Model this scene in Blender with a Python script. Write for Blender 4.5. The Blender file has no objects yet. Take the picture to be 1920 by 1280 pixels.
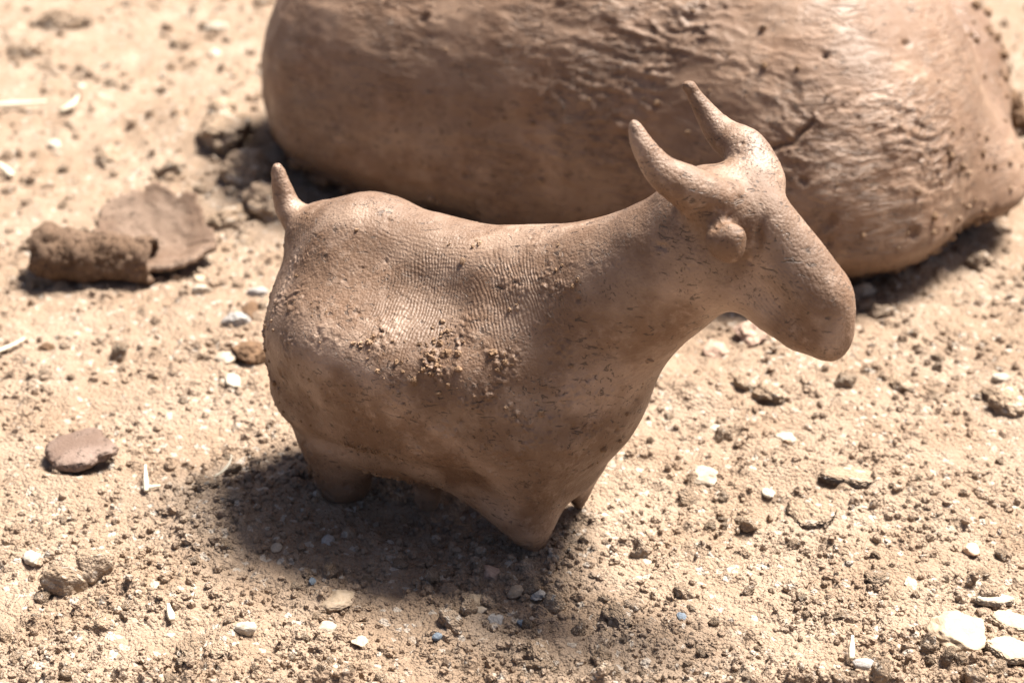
import bpy, math, random
import numpy as np
from mathutils import Vector, Matrix

# ------------------------------------------------------------------ camera, light, exposure
CM = 0.01                                   # everything below is laid out in centimetres
sc = bpy.context.scene
TH = math.radians(26.0)
CAM_T = np.array([0.95, 0.0, 3.5]); CAM_D = 34.0; HF = 9.6 / 34.0
CF = np.array([0, math.cos(TH), -math.sin(TH)]); CR = np.array([1.0, 0, 0]); CU = np.cross(CR, CF)
CAM_P = CAM_T - CF * CAM_D
cam_d = bpy.data.cameras.new('camera'); cam = bpy.data.objects.new('camera', cam_d)
sc.collection.objects.link(cam); sc.camera = cam
cam.location = Vector(CAM_P * CM)
cam.rotation_euler = (math.pi / 2 - TH, 0, 0)
cam_d.sensor_width = 36.0; cam_d.lens = 18.0 / HF
cam_d.clip_start = 0.005; cam_d.clip_end = 50.0
cam_d.dof.use_dof = True; cam_d.dof.focus_distance = 31.6 * CM; cam_d.dof.aperture_fstop = 22.0
cam_d.dof.aperture_blades = 7

SUN = np.array([0.41, 0.26, 1.0]); SUN = SUN / np.linalg.norm(SUN)
EL = math.asin(SUN[2]); ROT = math.atan2(SUN[0], SUN[1])
w = bpy.data.worlds.new('World'); sc.world = w; w.use_nodes = True
nt = w.node_tree; bg = nt.nodes['Background']
sky = nt.nodes.new('ShaderNodeTexSky'); sky.sky_type = 'NISHITA'; sky.sun_disc = False
sky.sun_elevation = EL; sky.sun_rotation = ROT; sky.air_density = 0.55; sky.dust_density = 6.0; sky.ozone_density = 0.0; sky.altitude = 800
nt.links.new(sky.outputs[0], bg.inputs[0]); bg.inputs[1].default_value = 0.05
sl = bpy.data.lights.new('sun', 'SUN'); sl.energy = 5.0; sl.angle = math.radians(20.0); sl.color = (1.0, 0.94, 0.86)
so = bpy.data.objects.new('sun', sl); sc.collection.objects.link(so)
so.rotation_euler = Vector(SUN).to_track_quat('Z', 'Y').to_euler()
sc.view_settings.view_transform = 'Standard'; sc.view_settings.look = 'None'
sc.view_settings.exposure = 1.62; sc.view_settings.gamma = 1.0; sc.view_settings.use_curve_mapping = False
sc.render.engine = 'CYCLES'
sc.cycles.max_bounces = 6; sc.cycles.use_denoising = True

# ------------------------------------------------------------------ numpy helpers
rng = np.random.default_rng(11); random.seed(11)
_perm = np.random.default_rng(5).permutation(256).astype(np.int32); _perm = np.concatenate([_perm, _perm, _perm])
_g = np.random.default_rng(6).normal(size=(256, 3)).astype(np.float32); _g /= np.linalg.norm(_g, axis=1)[:, None]

def noise(p):
    p = np.asarray(p, np.float32); i = np.floor(p).astype(np.int32); f = p - i; i &= 255
    u = f * f * f * (f * (f * 6 - 15) + 10); out = np.zeros(len(p), np.float32)
    for dx in (0, 1):
        wx = u[:, 0] if dx else 1 - u[:, 0]; a = _perm[i[:, 0] + dx]
        for dy in (0, 1):
            wy = u[:, 1] if dy else 1 - u[:, 1]; b = _perm[a + i[:, 1] + dy]
            for dz in (0, 1):
                wz = u[:, 2] if dz else 1 - u[:, 2]; g = _g[_perm[b + i[:, 2] + dz] & 255]
                out += wx * wy * wz * (g[:, 0] * (f[:, 0] - dx) + g[:, 1] * (f[:, 1] - dy) + g[:, 2] * (f[:, 2] - dz))
    return out

def fbm(p, octaves=4, gain=0.5):
    p = np.asarray(p, np.float32); s = 0; a = 1.0
    for k in range(octaves):
        s = s + a * noise(p * (2.0 ** k) + 17.3 * k); a *= gain
    return s

def sstep(a, b, x):
    t = np.clip((x - a) / (b - a), 0, 1); return t * t * (3 - 2 * t)

class Field:
    """signed distance field on a regular grid; primitives are blended in with a smooth union"""
    def __init__(s, lo, hi, h):
        s.lo = np.array(lo, float); s.h = h
        s.ax = [np.arange(lo[k], hi[k] + h, h).astype(np.float32) for k in range(3)]
        s.f = np.full([len(a) for a in s.ax], 3.0, np.float32)
    def _sub(s, lo, hi, pad):
        sl_ = tuple(slice(max(0, int((lo[k] - pad - s.lo[k]) / s.h)), max(1, int((hi[k] + pad - s.lo[k]) / s.h) + 2)) for k in range(3))
        return sl_, [a[q].reshape([-1 if j == k else 1 for j in range(3)]) for k, (a, q) in enumerate(zip(s.ax, sl_))]
    def _blend(s, q, d, k):
        a = s.f[q]
        if k < 1e-6: s.f[q] = np.minimum(a, d); return
        hh = np.maximum(k - np.abs(a - d), 0) / k
        s.f[q] = np.minimum(a, d) - hh * hh * k * 0.25
    def ellipsoid(s, c, r, k=0.5, yaw=0, tilt=0):
        m = max(r); q, (X, Y, Z) = s._sub([c[j] - m for j in range(3)], [c[j] + m for j in range(3)], k + .6)
        x, y, z = X - c[0], Y - c[1], Z - c[2]
        if yaw: cy, sy = math.cos(yaw), math.sin(yaw); x, y = x * cy + y * sy, -x * sy + y * cy
        if tilt: cy, sy = math.cos(tilt), math.sin(tilt); x, z = x * cy + z * sy, -x * sy + z * cy
        k0 = np.sqrt((x / r[0]) ** 2 + (y / r[1]) ** 2 + (z / r[2]) ** 2) + 1e-6
        k1 = np.sqrt((x / r[0] ** 2) ** 2 + (y / r[1] ** 2) ** 2 + (z / r[2] ** 2) ** 2) + 1e-6
        s._blend(q, k0 * (k0 - 1) / k1, k)
    def cone(s, a, b, ra, rb, k=0.4, sy=1.0):
        a = np.array(a, float); b = np.array(b, float); m = max(ra, rb)
        q, (X, Y, Z) = s._sub(np.minimum(a, b) - m, np.maximum(a, b) + m, k + .6)
        ab = b - a; L = ab @ ab
        x, y, z = X - a[0], (Y - a[1]), Z - a[2]
        t = np.clip((x * ab[0] + y * ab[1] + z * ab[2]) / L, 0, 1)
        d = np.sqrt((x - t * ab[0]) ** 2 + ((y - t * ab[1]) / sy) ** 2 + (z - t * ab[2]) ** 2) - (ra + t * (rb - ra))
        s._blend(q, d * min(1, sy), k)
    def chain(s, pts, k=0.2, kin=0.1):
        for n, (p, q) in enumerate(zip(pts[:-1], pts[1:])):
            s.cone(p[:3], q[:3], p[3], q[3], k if n == 0 else kin)
    def cut_below(s, z0, k=0.15):
        Z = s.ax[2].reshape(1, 1, -1); d = z0 - Z
        hh = np.maximum(k - np.abs(s.f - d), 0) / k
        s.f = np.maximum(s.f, d) + hh * hh * k * 0.25
    def mesh(s):                                                        # surface nets
        f = s.f; ins = f < 0; n = np.array(f.shape)
        cnt = np.zeros(n - 1, np.int16); acc = np.zeros(tuple(n - 1) + (3,), np.float32)
        for ax in range(3):
            o = [j for j in range(3) if j != ax]
            s0 = [slice(None)] * 3; s1 = [slice(None)] * 3; s0[ax] = slice(0, -1); s1[ax] = slice(1, None)
            f0, f1 = f[tuple(s0)], f[tuple(s1)]; cr = ins[tuple(s0)] != ins[tuple(s1)]
            idx = np.argwhere(cr); t = f0[cr] / (f0[cr] - f1[cr])
            for da in (0, 1):
                for db in (0, 1):
                    c = idx.copy(); c[:, o[0]] -= da; c[:, o[1]] -= db
                    ok = (c >= 0).all(1) & (c < n - 1).all(1); cc = c[ok]
                    off = np.zeros((len(cc), 3), np.float32); off[:, ax] = t[ok]; off[:, o[0]] = da; off[:, o[1]] = db
                    np.add.at(cnt, tuple(cc.T), 1); np.add.at(acc, tuple(cc.T), off)
        cells = np.argwhere(cnt > 0); vid = np.full(n - 1, -1, np.int32); vid[tuple(cells.T)] = np.arange(len(cells))
        V = (cells + acc[tuple(cells.T)] / cnt[tuple(cells.T)][:, None]) * s.h + s.lo
        Q = []
        for ax in range(3):
            o = [(ax + 1) % 3, (ax + 2) % 3]
            s0 = [slice(None)] * 3; s1 = [slice(None)] * 3; s0[ax] = slice(0, -1); s1[ax] = slice(1, None)
            a0, a1 = ins[tuple(s0)], ins[tuple(s1)]; idx = np.argwhere(a0 != a1)
            idx = idx[(idx[:, o[0]] > 0) & (idx[:, o[1]] > 0) & (idx[:, o[0]] < n[o[0]] - 1) & (idx[:, o[1]] < n[o[1]] - 1)]
            flip = ~a0[tuple(idx.T)]
            vs = []
            for da, db in ((1, 1), (0, 1), (0, 0), (1, 0)):
                c = idx.copy(); c[:, o[0]] -= da; c[:, o[1]] -= db; vs.append(vid[tuple(c.T)])
            q = np.stack(vs, 1); q[flip] = q[flip][:, ::-1]; Q.append(q)
        return V, np.concatenate(Q)

def smooth(V, Q, it=3, lam=0.5):
    E = np.concatenate([Q[:, [k, (k + 1) % 4]] for k in range(4)]); E = np.concatenate([E, E[:, ::-1]])
    deg = np.bincount(E[:, 0], minlength=len(V))
    for i in range(it):
        for l in (lam, -lam * 1.04):
            M = np.stack([np.bincount(E[:, 0], V[E[:, 1], k], len(V)) for k in range(3)], 1) / deg[:, None]
            V = V + l * (M - V)
    return V

def subdivide(V, Q):
    E = np.concatenate([Q[:, [k, (k + 1) % 4]] for k in range(4)]); E.sort(1)
    key = E[:, 0].astype(np.int64) * len(V) + E[:, 1]; u, first, inv = np.unique(key, return_index=True, return_inverse=True)
    ev = V[E[first]].mean(1); nv = len(V); ne = len(u); nq = len(Q); inv = inv.reshape(-1)
    e = nv + inv.reshape(4, nq).T; c = nv + ne + np.arange(nq)
    V2 = np.concatenate([V, ev, V[Q].mean(1)])
    Q2 = np.concatenate([np.stack([Q[:, k], e[:, k], c, e[:, k - 1]], 1) for k in range(4)])
    return V2, Q2

def vnormals(V, Q):
    fn = np.cross(V[Q[:, 2]] - V[Q[:, 0]], V[Q[:, 3]] - V[Q[:, 1]])
    N = np.zeros_like(V)
    for k in range(4):
        for j in range(3): N[:, j] += np.bincount(Q[:, k], fn[:, j], len(V))
    return N / (np.linalg.norm(N, axis=1)[:, None] + 1e-12)

col = sc.collection
def link(name, me, mat=None, parent=None, label=None, cat=None, group=None, kind=None):
    o = bpy.data.objects.new(name, me); col.objects.link(o)
    if mat is not None and me is not None and not me.materials: me.materials.append(mat)
    if parent is not None: o.parent = parent
    for k, v in (('label', label), ('category', cat), ('group', group), ('kind', kind)):
        if v: o[k] = v
    return o

def mesh_from(name, V, F, normals=None, smooth_=True):
    """V in cm, F an (n,3) or (n,4) array"""
    F = np.asarray(F, np.int32); m = F.shape[1]
    me = bpy.data.meshes.new(name)
    me.vertices.add(len(V)); me.vertices.foreach_set('co', (np.asarray(V, np.float32) * CM).ravel())
    me.loops.add(F.size); me.loops.foreach_set('vertex_index', F.ravel())
    me.polygons.add(len(F)); me.polygons.foreach_set('loop_start', np.arange(0, F.size, m, dtype=np.int32))
    me.polygons.foreach_set('use_smooth', np.full(len(F), smooth_, bool))
    me.update(calc_edges=True); me.validate()
    if normals is not None: me.normals_split_custom_set_from_vertices(normals.astype(np.float32))
    return me

def ico(level):
    t = (1 + 5 ** .5) / 2
    V = [(-1, t, 0), (1, t, 0), (-1, -t, 0), (1, -t, 0), (0, -1, t), (0, 1, t), (0, -1, -t), (0, 1, -t), (t, 0, -1), (t, 0, 1), (-t, 0, -1), (-t, 0, 1)]
    F = [(0, 11, 5), (0, 5, 1), (0, 1, 7), (0, 7, 10), (0, 10, 11), (1, 5, 9), (5, 11, 4), (11, 10, 2), (10, 7, 6), (7, 1, 8),
         (3, 9, 4), (3, 4, 2), (3, 2, 6), (3, 6, 8), (3, 8, 9), (4, 9, 5), (2, 4, 11), (6, 2, 10), (8, 6, 7), (9, 8, 1)]
    V = [np.array(v) / np.linalg.norm(v) for v in V]
    for _ in range(level):
        mid = {}; G = []
        def m(a, b):
            k = (min(a, b), max(a, b))
            if k not in mid:
                p = V[a] + V[b]; V.append(p / np.linalg.norm(p)); mid[k] = len(V) - 1
            return mid[k]
        for a, b, c in F:
            x, y, z = m(a, b), m(b, c), m(c, a); G += [(a, x, z), (b, y, x), (c, z, y), (x, y, z)]
        F = G
    return np.array(V), np.array(F)
ICO = {k: ico(k) for k in (0, 1, 2, 3, 4)}

# ------------------------------------------------------------------ materials
class Nodes:
    def __init__(s, name):
        s.m = bpy.data.materials.new(name); s.m.use_nodes = True; s.t = s.m.node_tree; s.n = s.t.nodes; s.b = s.n['Principled BSDF']
        s.co = s.n.new('ShaderNodeTexCoord').outputs['Object']
    def put(s, sock, v):
        if isinstance(v, bpy.types.NodeSocket): s.t.links.new(v, sock)
        elif v is not None: sock.default_value = v
    def noise(s, scale, detail=3, rough=.55, vec=None, dist=0):
        n = s.n.new('ShaderNodeTexNoise'); s.put(n.inputs['Vector'], vec or s.co)
        n.inputs['Scale'].default_value = scale; n.inputs['Detail'].default_value = detail; n.inputs['Roughness'].default_value = rough; n.inputs['Distortion'].default_value = dist
        return n.outputs['Fac']
    def voro(s, scale, feature='F1', out='Distance', vec=None):
        n = s.n.new('ShaderNodeTexVoronoi'); n.feature = feature; s.put(n.inputs['Vector'], vec or s.co); n.inputs['Scale'].default_value = scale
        return n.outputs[out]
    def math(s, op, a, b=None, c=None, clamp=False):
        n = s.n.new('ShaderNodeMath'); n.operation = op; n.use_clamp = clamp
        for i, v in enumerate((a, b, c)):
            if v is not None: s.put(n.inputs[i], v)
        return n.outputs[0]
    def ramp(s, f, a, b, lo=0., hi=1.):
        n = s.n.new('ShaderNodeMapRange'); n.interpolation_type = 'SMOOTHSTEP'; s.put(n.inputs[0], f)
        for i, v in enumerate((a, b, lo, hi)): n.inputs[i + 1].default_value = v
        return n.outputs[0]
    def mix(s, f, a, b):
        n = s.n.new('ShaderNodeMix'); n.data_type = 'RGBA'; s.put(n.inputs[0], f)
        for i, v in ((6, a), (7, b)): s.put(n.inputs[i], (*v, 1) if isinstance(v, tuple) else v)
        return n.outputs[2]
    def scalev(s, xyz):
        n = s.n.new('ShaderNodeMapping'); s.put(n.inputs['Vector'], s.co); n.inputs['Scale'].default_value = xyz; return n.outputs[0]
    def bump(s, h, dist_cm, strength=1.0, prev=None):
        n = s.n.new('ShaderNodeBump'); s.put(n.inputs['Height'], h); n.inputs['Distance'].default_value = dist_cm * CM
        n.inputs['Strength'].default_value = strength
        if prev is not None: s.put(n.inputs['Normal'], prev)
        return n.outputs[0]
    def finish(s, color, rough, normal=None, spec=0.3):
        s.put(s.b.inputs['Base Color'], (*color, 1) if isinstance(color, tuple) else color); s.put(s.b.inputs['Roughness'], rough)
        s.b.inputs['Specular IOR Level'].default_value = spec
        if normal is not None: s.put(s.b.inputs['Normal'], normal)
        return s.m

def clay_material(name, prints=(), base=(0.16, 0.089, 0.049), pale=(0.36, 0.258, 0.19), dark=(0.035, 0.02, 0.012), rough=0.57, grain=1.0, spec=.6, wrinkle=False):
    N = Nodes(name)
    big = N.noise(90, 4); mid = N.noise(420, 4, .65); fine = N.noise(2600, 3, .7); speck = N.voro(620)
    c = N.mix(N.ramp(big, .4, .62), base, tuple(.4 * base[i] + .6 * pale[i] for i in range(3)))
    c = N.mix(N.ramp(mid, .5, .72, 0, .6), c, pale)
    c = N.mix(N.ramp(N.noise(48, 3, .6), .44, .62, .55, 0), c, tuple(.72 * q for q in base))
    flecks = N.math('MULTIPLY', N.ramp(N.noise(900, 2, .6, dist=1.5), .61, .67), N.ramp(N.noise(150, 2), .42, .56))
    streak = N.math('MULTIPLY', N.ramp(N.noise(1.0, 2, .5, vec=N.scalev((420, 420, 1300)), dist=.8), .63, .69), N.ramp(N.noise(110, 2), .45, .56))
    flecks = N.math('MAXIMUM', flecks, streak)
    c = N.mix(N.math('MULTIPLY', flecks, .7), c, dark)
    h = N.math('ADD', N.math('MULTIPLY', fine, .55 * grain), N.math('MULTIPLY', mid, .8 * grain))
    h = N.math('SUBTRACT', h, N.math('MULTIPLY', flecks, .7))
    h = N.math('SUBTRACT', h, N.math('MULTIPLY', N.voro(1900), .45 * grain))
    nrm = N.bump(h, 0.019)
    if wrinkle:                                                       # fine creases that run level round the lump
        wz = N.noise(1.0, 3, .6, vec=N.scalev((130, 130, 520)), dist=.6)
        rid = N.math('POWER', N.math('SUBTRACT', 1.0, N.math('MULTIPLY', N.math('ABSOLUTE', N.math('SUBTRACT', wz, .5)), 7.0), clamp=True), 2.0)
        nrm = N.bump(N.math('MULTIPLY', rid, N.ramp(N.noise(38, 2), .4, .62)), .024, 1.0, nrm)
    if prints:
        sep = N.n.new('ShaderNodeSeparateXYZ'); N.put(sep.inputs[0], N.co)
        X = N.math('MULTIPLY', sep.outputs[0], 100.0); Y = sep.outputs[1]; Z = N.math('MULTIPLY', sep.outputs[2], 100.0)
        wob = N.math('MULTIPLY', N.math('SUBTRACT', N.noise(130, 2), .5), .28)
        side = N.ramp(Y, -.004, -.001, 1, 0); tot = None
        for (cx, cz, rx, rz, ox, oz, lam, amp) in prints:         # patch centre and size, centre of curvature, ridge spacing
            d = N.math('SQRT', N.math('ADD', N.math('POWER', N.math('SUBTRACT', X, ox), 2.0), N.math('POWER', N.math('SUBTRACT', Z, oz), 2.0)))
            sn = N.math('SINE', N.math('MULTIPLY', N.math('ADD', d, wob), 2 * math.pi / lam))
            m = N.math('ADD', N.math('POWER', N.math('DIVIDE', N.math('SUBTRACT', X, cx), rx), 2.0), N.math('POWER', N.math('DIVIDE', N.math('SUBTRACT', Z, cz), rz), 2.0))
            m = N.math('ADD', m, N.math('MULTIPLY', N.math('SUBTRACT', N.noise(300, 3), .5), 2.6))
            e = N.math('MULTIPLY', sn, N.math('MULTIPLY', N.ramp(m, .25, 1.1, amp, 0), side))
            tot = e if tot is None else N.math('ADD', tot, e)
        nrm = N.bump(tot, 0.006, 1.0, nrm)
    r = N.ramp(big, .3, .7, rough + .12, rough - .08)
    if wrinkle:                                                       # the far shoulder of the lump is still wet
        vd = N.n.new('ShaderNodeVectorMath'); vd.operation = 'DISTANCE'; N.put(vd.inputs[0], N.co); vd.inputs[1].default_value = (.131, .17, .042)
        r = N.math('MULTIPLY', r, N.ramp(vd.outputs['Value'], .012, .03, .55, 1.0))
    return N.finish(c, r, nrm, spec)

def soil_material(name, base=(0.305, 0.217, 0.15), pale=(0.44, 0.35, 0.27), dark=(0.2, 0.14, 0.09), coord_scale=1.0, rnd=0.0):
    N = Nodes(name); k = coord_scale
    big = N.noise(45 * k, 4); mid = N.noise(260 * k, 4, .65); fine = N.noise(1700 * k, 4, .75)
    c = N.mix(N.ramp(big, .35, .68), base, tuple(.6 * base[i] + .4 * pale[i] for i in range(3)))
    c = N.mix(N.ramp(mid, .52, .78, 0, .7), c, pale)
    c = N.mix(N.ramp(N.noise(520 * k, 3, .7), .56, .76, 0, .55), c, dark)
    grit = N.n.new('ShaderNodeTexVoronoi'); N.put(grit.inputs['Vector'], N.co); grit.inputs['Scale'].default_value = 900 * k
    sepc = N.n.new('ShaderNodeSeparateColor'); N.put(sepc.inputs[0], grit.outputs['Color'])
    c = N.mix(N.ramp(sepc.outputs[0], .93, .96, 0, .5), c, (.6, .55, .48))
    if rnd:
        oi = N.n.new('ShaderNodeObjectInfo').outputs['Random']
        hv = N.n.new('ShaderNodeHueSaturation'); N.put(hv.inputs['Color'], c); N.put(hv.inputs['Value'], N.ramp(oi, 0, 1, 1 - rnd, 1 + rnd)); c = hv.outputs[0]
    h = N.math('ADD', N.math('MULTIPLY', fine, .7), N.math('MULTIPLY', mid, .7))
    h = N.math('SUBTRACT', h, N.math('ADD', N.math('MULTIPLY', N.voro(1150 * k), 1.0), N.math('MULTIPLY', N.voro(2300 * k), .5)))
    return N.finish(c, .92, N.bump(h, 0.075), .15)

def stone_material(name, c0, c1, rough=.8, spec=.3, bump=.02):
    N = Nodes(name); a = N.noise(300, 4, .65); b = N.noise(1500, 3, .7)
    c = N.mix(N.ramp(a, .35, .68), c0, c1)
    c = N.mix(N.ramp(b, .6, .75, 0, .35), c, tuple(x * .55 for x in c0))
    return N.finish(c, rough, N.bump(N.math('ADD', a, N.math('MULTIPLY', b, .5)), bump), spec)

M = {}
PRINTS = [(0.05, 4.9, .95, .9, -3.2, 4.2, .062, .55), (1.9, 5.3, 1.15, .75, -1.2, 2.6, .062, .6), (-0.2, 5.6, 1.5, .35, -.4, 14., .06, .25),
          (6.6, 5.9, .8, .9, 12.0, 12.0, .065, .4), (-3.2, 5.2, .7, .6, -6.5, 1.5, .06, .4), (-2.9, 4.3, .5, .4, -3.0, 7.0, .06, .4)]
M['goat'] = clay_material('goat_clay', PRINTS)
M['crumb'] = clay_material('crumb_clay', (), base=(.2, .122, .07), pale=(.33, .225, .15), rough=.75, spec=.25)
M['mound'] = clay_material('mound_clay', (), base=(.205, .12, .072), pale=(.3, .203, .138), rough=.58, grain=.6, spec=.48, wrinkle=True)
M['curl'] = clay_material('shaving_clay', (), base=(.16, .1, .066), pale=(.25, .175, .125), grain=1.8, rough=.7, spec=.3)
M['rough_clay'] = clay_material('broken_clay', (), base=(.13, .08, .05), pale=(.21, .14, .095), rough=.8, grain=2.2, spec=.2)
M['chip'] = clay_material('chip_clay', (), base=(.165, .108, .08), pale=(.235, .172, .138), rough=.7, spec=.3)
M['soil'] = soil_material('dry_soil')
M['clod'] = soil_material('soil_clod', base=(.33, .238, .163), dark=(.23, .157, .1), rnd=.13, coord_scale=.35)
M['white'] = stone_material('white_stone', (.37, .32, .25), (.52, .46, .375))
M['pale'] = stone_material('pale_stone', (.38, .305, .225), (.48, .4, .31))
M['tan'] = stone_material('tan_stone', (.37, .28, .19), (.46, .36, .26))
M['pink'] = stone_material('pinkish_stone', (.36, .24, .18), (.46, .33, .25))
M['grey'] = stone_material('grey_stone', (.3, .28, .26), (.42, .39, .36))
M['blue'] = stone_material('blue_grey_stone', (.13, .16, .2), (.24, .28, .32))
M['brown'] = stone_material('brown_stone', (.12, .068, .037), (.2, .118, .065), bump=.05)
M['amber'] = stone_material('amber_stone', (.55, .36, .22), (.68, .52, .38), rough=.35, spec=.5)
M['straw'] = stone_material('straw', (.52, .46, .34), (.66, .61, .5), rough=.6)

# ------------------------------------------------------------------ the ground
def axis(lo, a, b, hi, d, growth, dmax, far):
    mid = list(np.arange(a, b, d)); up = []; x = b; s = d
    while x < far:
        up.append(x); s = min(s * growth, dmax) if x < hi else s * 1.35; x += s
    dn = []; x = a; s = d
    while x > -far:
        s = min(s * growth, dmax) if x > lo else s * 1.35; x -= s; dn.append(x)
    return np.array(dn[::-1] + mid + up)
GX = axis(-24, -9.0, 11.5, 26, .05, 1.012, .16, 300.); GY = axis(-7, -6.6, 6.0, 40, .05, 1.010, .2, 300.)
gx, gy = np.meshgrid(GX, GY, indexing='ij'); P2 = np.stack([gx.ravel(), gy.ravel(), np.zeros(gx.size)], 1)
base = .22 * fbm(P2 * .22, 3) + .14 * fbm(P2 * .7 + 9, 3)
fade = sstep(60, 20, np.hypot(P2[:, 0], P2[:, 1])); base = base * (.3 + .7 * fade)
def bumpf(x, y, cx, cy, rx, ry, a): return a * np.exp(-((x - cx) / rx) ** 2 - ((y - cy) / ry) ** 2)
px_, py_ = P2[:, 0], P2[:, 1]
flat = np.exp(-((px_ - .2) / 3.2) ** 2 - ((py_ + .2) / 2.2) ** 2); base = base * (1 - .85 * flat)
base += bumpf(px_, py_, -1.0, -.6, 1.3, .6, -.28) + bumpf(px_, py_, -4.6, -.6, 1.2, 1.0, .25) + bumpf(px_, py_, -6.3, -2.4, .8, .6, .08)
base += bumpf(px_, py_, 5.0, 4.6, 1.2, .9, .35) + bumpf(px_, py_, 6.6, 1.2, 1.6, .7, .2) + bumpf(px_, py_, 8.6, .2, 1.2, .6, .2)
base += bumpf(px_, py_, -7.5, 22, 3, 3, .6) + bumpf(px_, py_, -2.0, -3.6, 2.0, .9, -.12)
base += bumpf(px_, py_, -2.45, .3, .6, .45, .16) + bumpf(px_, py_, 1.4, -1.65, .5, .4, .05) + bumpf(px_, py_, 2.5, -.45, .5, .4, .12)
ridge = fbm(P2 * 1.9 + 31, 4, .6); base += .10 * ridge * (.25 + .75 * fade)
base += .022 * fbm(P2 * 9 + 3, 3, .6) * fade
H = base.reshape(gx.shape).copy()
dens = fbm(P2 * .55 + 77, 3).reshape(gx.shape)
def stamp(cx, cy, r, zf, squash):
    i0, i1 = np.searchsorted(GX, (cx - r, cx + r)); j0, j1 = np.searchsorted(GY, (cy - r, cy + r))
    if i1 - i0 < 2 or j1 - j0 < 2: return
    X = GX[i0:i1, None] - cx; Y = GY[None, j0:j1] - cy; a = squash[0]; ca, sa = math.cos(a), math.sin(a)
    u = (X * ca + Y * sa) / r; v = (-X * sa + Y * ca) / (r * squash[1]); q = 1 - u * u - v * v
    h0 = H[(i0 + i1) // 2, (j0 + j1) // 2]
    bump_ = np.sqrt(np.maximum(q, 0)) * r * zf
    H[i0:i1, j0:j1] = np.where(q > 0, np.maximum(H[i0:i1, j0:j1], h0 - .25 * r * zf + bump_), H[i0:i1, j0:j1])
def rand_ground(n, far_bias=.5):
    """points spread over the stretch of ground in front of and behind the figure, thinner further off"""
    y = -6.3 + 44 * rng.random(n) ** (1 / far_bias); d = (y + 31) * .34 + 1.5
    return .95 + (rng.random(n) * 2 - 1) * d, y
N_ST = 22000
sx, sy_ = rand_ground(N_ST, .42); sr = .05 + .13 * rng.random(N_ST) ** 4
sr *= 1 + .03 * np.maximum(sy_, 0)
ii = np.clip(np.searchsorted(GX, sx), 0, len(GX) - 1); jj = np.clip(np.searchsorted(GY, sy_), 0, len(GY) - 1)
keep = 1.6 * dens[ii, jj] + .3 * rng.normal(size=N_ST) > -.12
for k in np.flatnonzero(keep):
    stamp(sx[k], sy_[k], sr[k], .45 + .5 * rng.random(), (rng.random() * 3.14, .6 + .4 * rng.random()))
def gh(x, y):
    i = int(np.clip(np.searchsorted(GX, x) - 1, 0, len(GX) - 2)); j = int(np.clip(np.searchsorted(GY, y) - 1, 0, len(GY) - 2))
    a = (x - GX[i]) / (GX[i + 1] - GX[i]); b = (y - GY[j]) / (GY[j + 1] - GY[j])
    return (1 - a) * (1 - b) * H[i, j] + a * (1 - b) * H[i + 1, j] + (1 - a) * b * H[i, j + 1] + a * b * H[i + 1, j + 1]
nx, ny = len(GX), len(GY); I = np.arange(nx * ny).reshape(nx, ny)
GV = np.stack([gx.ravel(), gy.ravel(), H.ravel()], 1)
# small sideways jitter so that grain outlines do not follow the grid
near = (fade > .2)
GV[near, 0] += .016 * noise(P2[near] * 11 + 5); GV[near, 1] += .016 * noise(P2[near] * 11 + 55)
GQ = np.stack([I[:-1, :-1], I[1:, :-1], I[1:, 1:], I[:-1, 1:]], -1).reshape(-1, 4)
link('ground', mesh_from('ground', GV, GQ), M['soil'], kind='structure', label='dry crumbly tan soil scattered with grit and crumbs')

def on_ground(u, v):
    """the place on the soil that the photograph shows at this pixel (1920 x 1280)"""
    d = CF + CR * ((u - 960) / 960 * HF) + CU * ((640 - v) / 960 * HF)
    z = 0.0
    for _ in range(3):
        p = CAM_P + d * ((z - CAM_P[2]) / d[2]); z = gh(p[0], p[1])
    return p[0], p[1], z, np.linalg.norm(p - CAM_P) * HF / 960 * (CAM_D / CAM_D)      # last: cm per pixel there

# ------------------------------------------------------------------ the clay goat
GY0 = -math.radians(31.0)
F = Field((-5.2, -2.9, -.15), (8.1, 2.6, 9.5), .06)
F.ellipsoid((-2.1, -.05, 3.2), (1.9, 2.05, 2.0), .3)
F.ellipsoid((-.3, -.2, 3.0), (2.5, 2.2, 2.05), 1.2)
F.ellipsoid((1.6, 0, 3.25), (2.1, 1.85, 2.0), 1.2)
for a_, b_ in (((-2.9, 0, 4.92, .46), (-2.0, 0, 5.08, .48)), ((-2.0, 0, 5.08, .48), (0, 0, 4.95, .4)), ((0, 0, 4.95, .4), (1.4, 0, 4.92, .46)), ((1.4, 0, 4.92, .46), (2.8, 0, 5.2, .72))):
    F.cone(a_[:3], b_[:3], a_[3], b_[3], 1.4)
F.ellipsoid((-1.3, -.4, 2.05), (1.9, 1.55, 1.2), .6)
F.cone((2.5, 0, 4.5), (4.75, 0, 6.45), 1.5, 1.12, .9, .88)
F.cone((5.05, 0, 6.95), (6.8, 0, 5.8), 1.0, .78, .32, .74)
F.cone((5.8, 0, 7.15), (6.9, 0, 6.1), .6, .55, .25, .85)
F.ellipsoid((7.16, 0, 5.46), (.38, .5, .5), .2, tilt=.4)
for s_ in (-1, 1):
    F.cone((-2.35, s_ * .85, 2.2), (-2.15, s_ * 1.0, .40), 1.1, .55, .5)
    F.cone((1.95, s_ * .7, 2.7), (2.12, s_ * .84, .12), 1.35, .11, .35)
F.cone((2.0, 0, 2.7), (2.2, 0, 1.5), 1.35, .55, .7)
F.cone((.2, -.7, 1.6), (2.0, -1.0, .7), .6, .35, .5)
F.cone((1.1, -.6, 1.1), (1.75, -.76, .42), .45, .16, .4)
F.cone((-.45, -.4, 1.6), (-.47, -.58, .05), .52, .22, .3)
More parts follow.
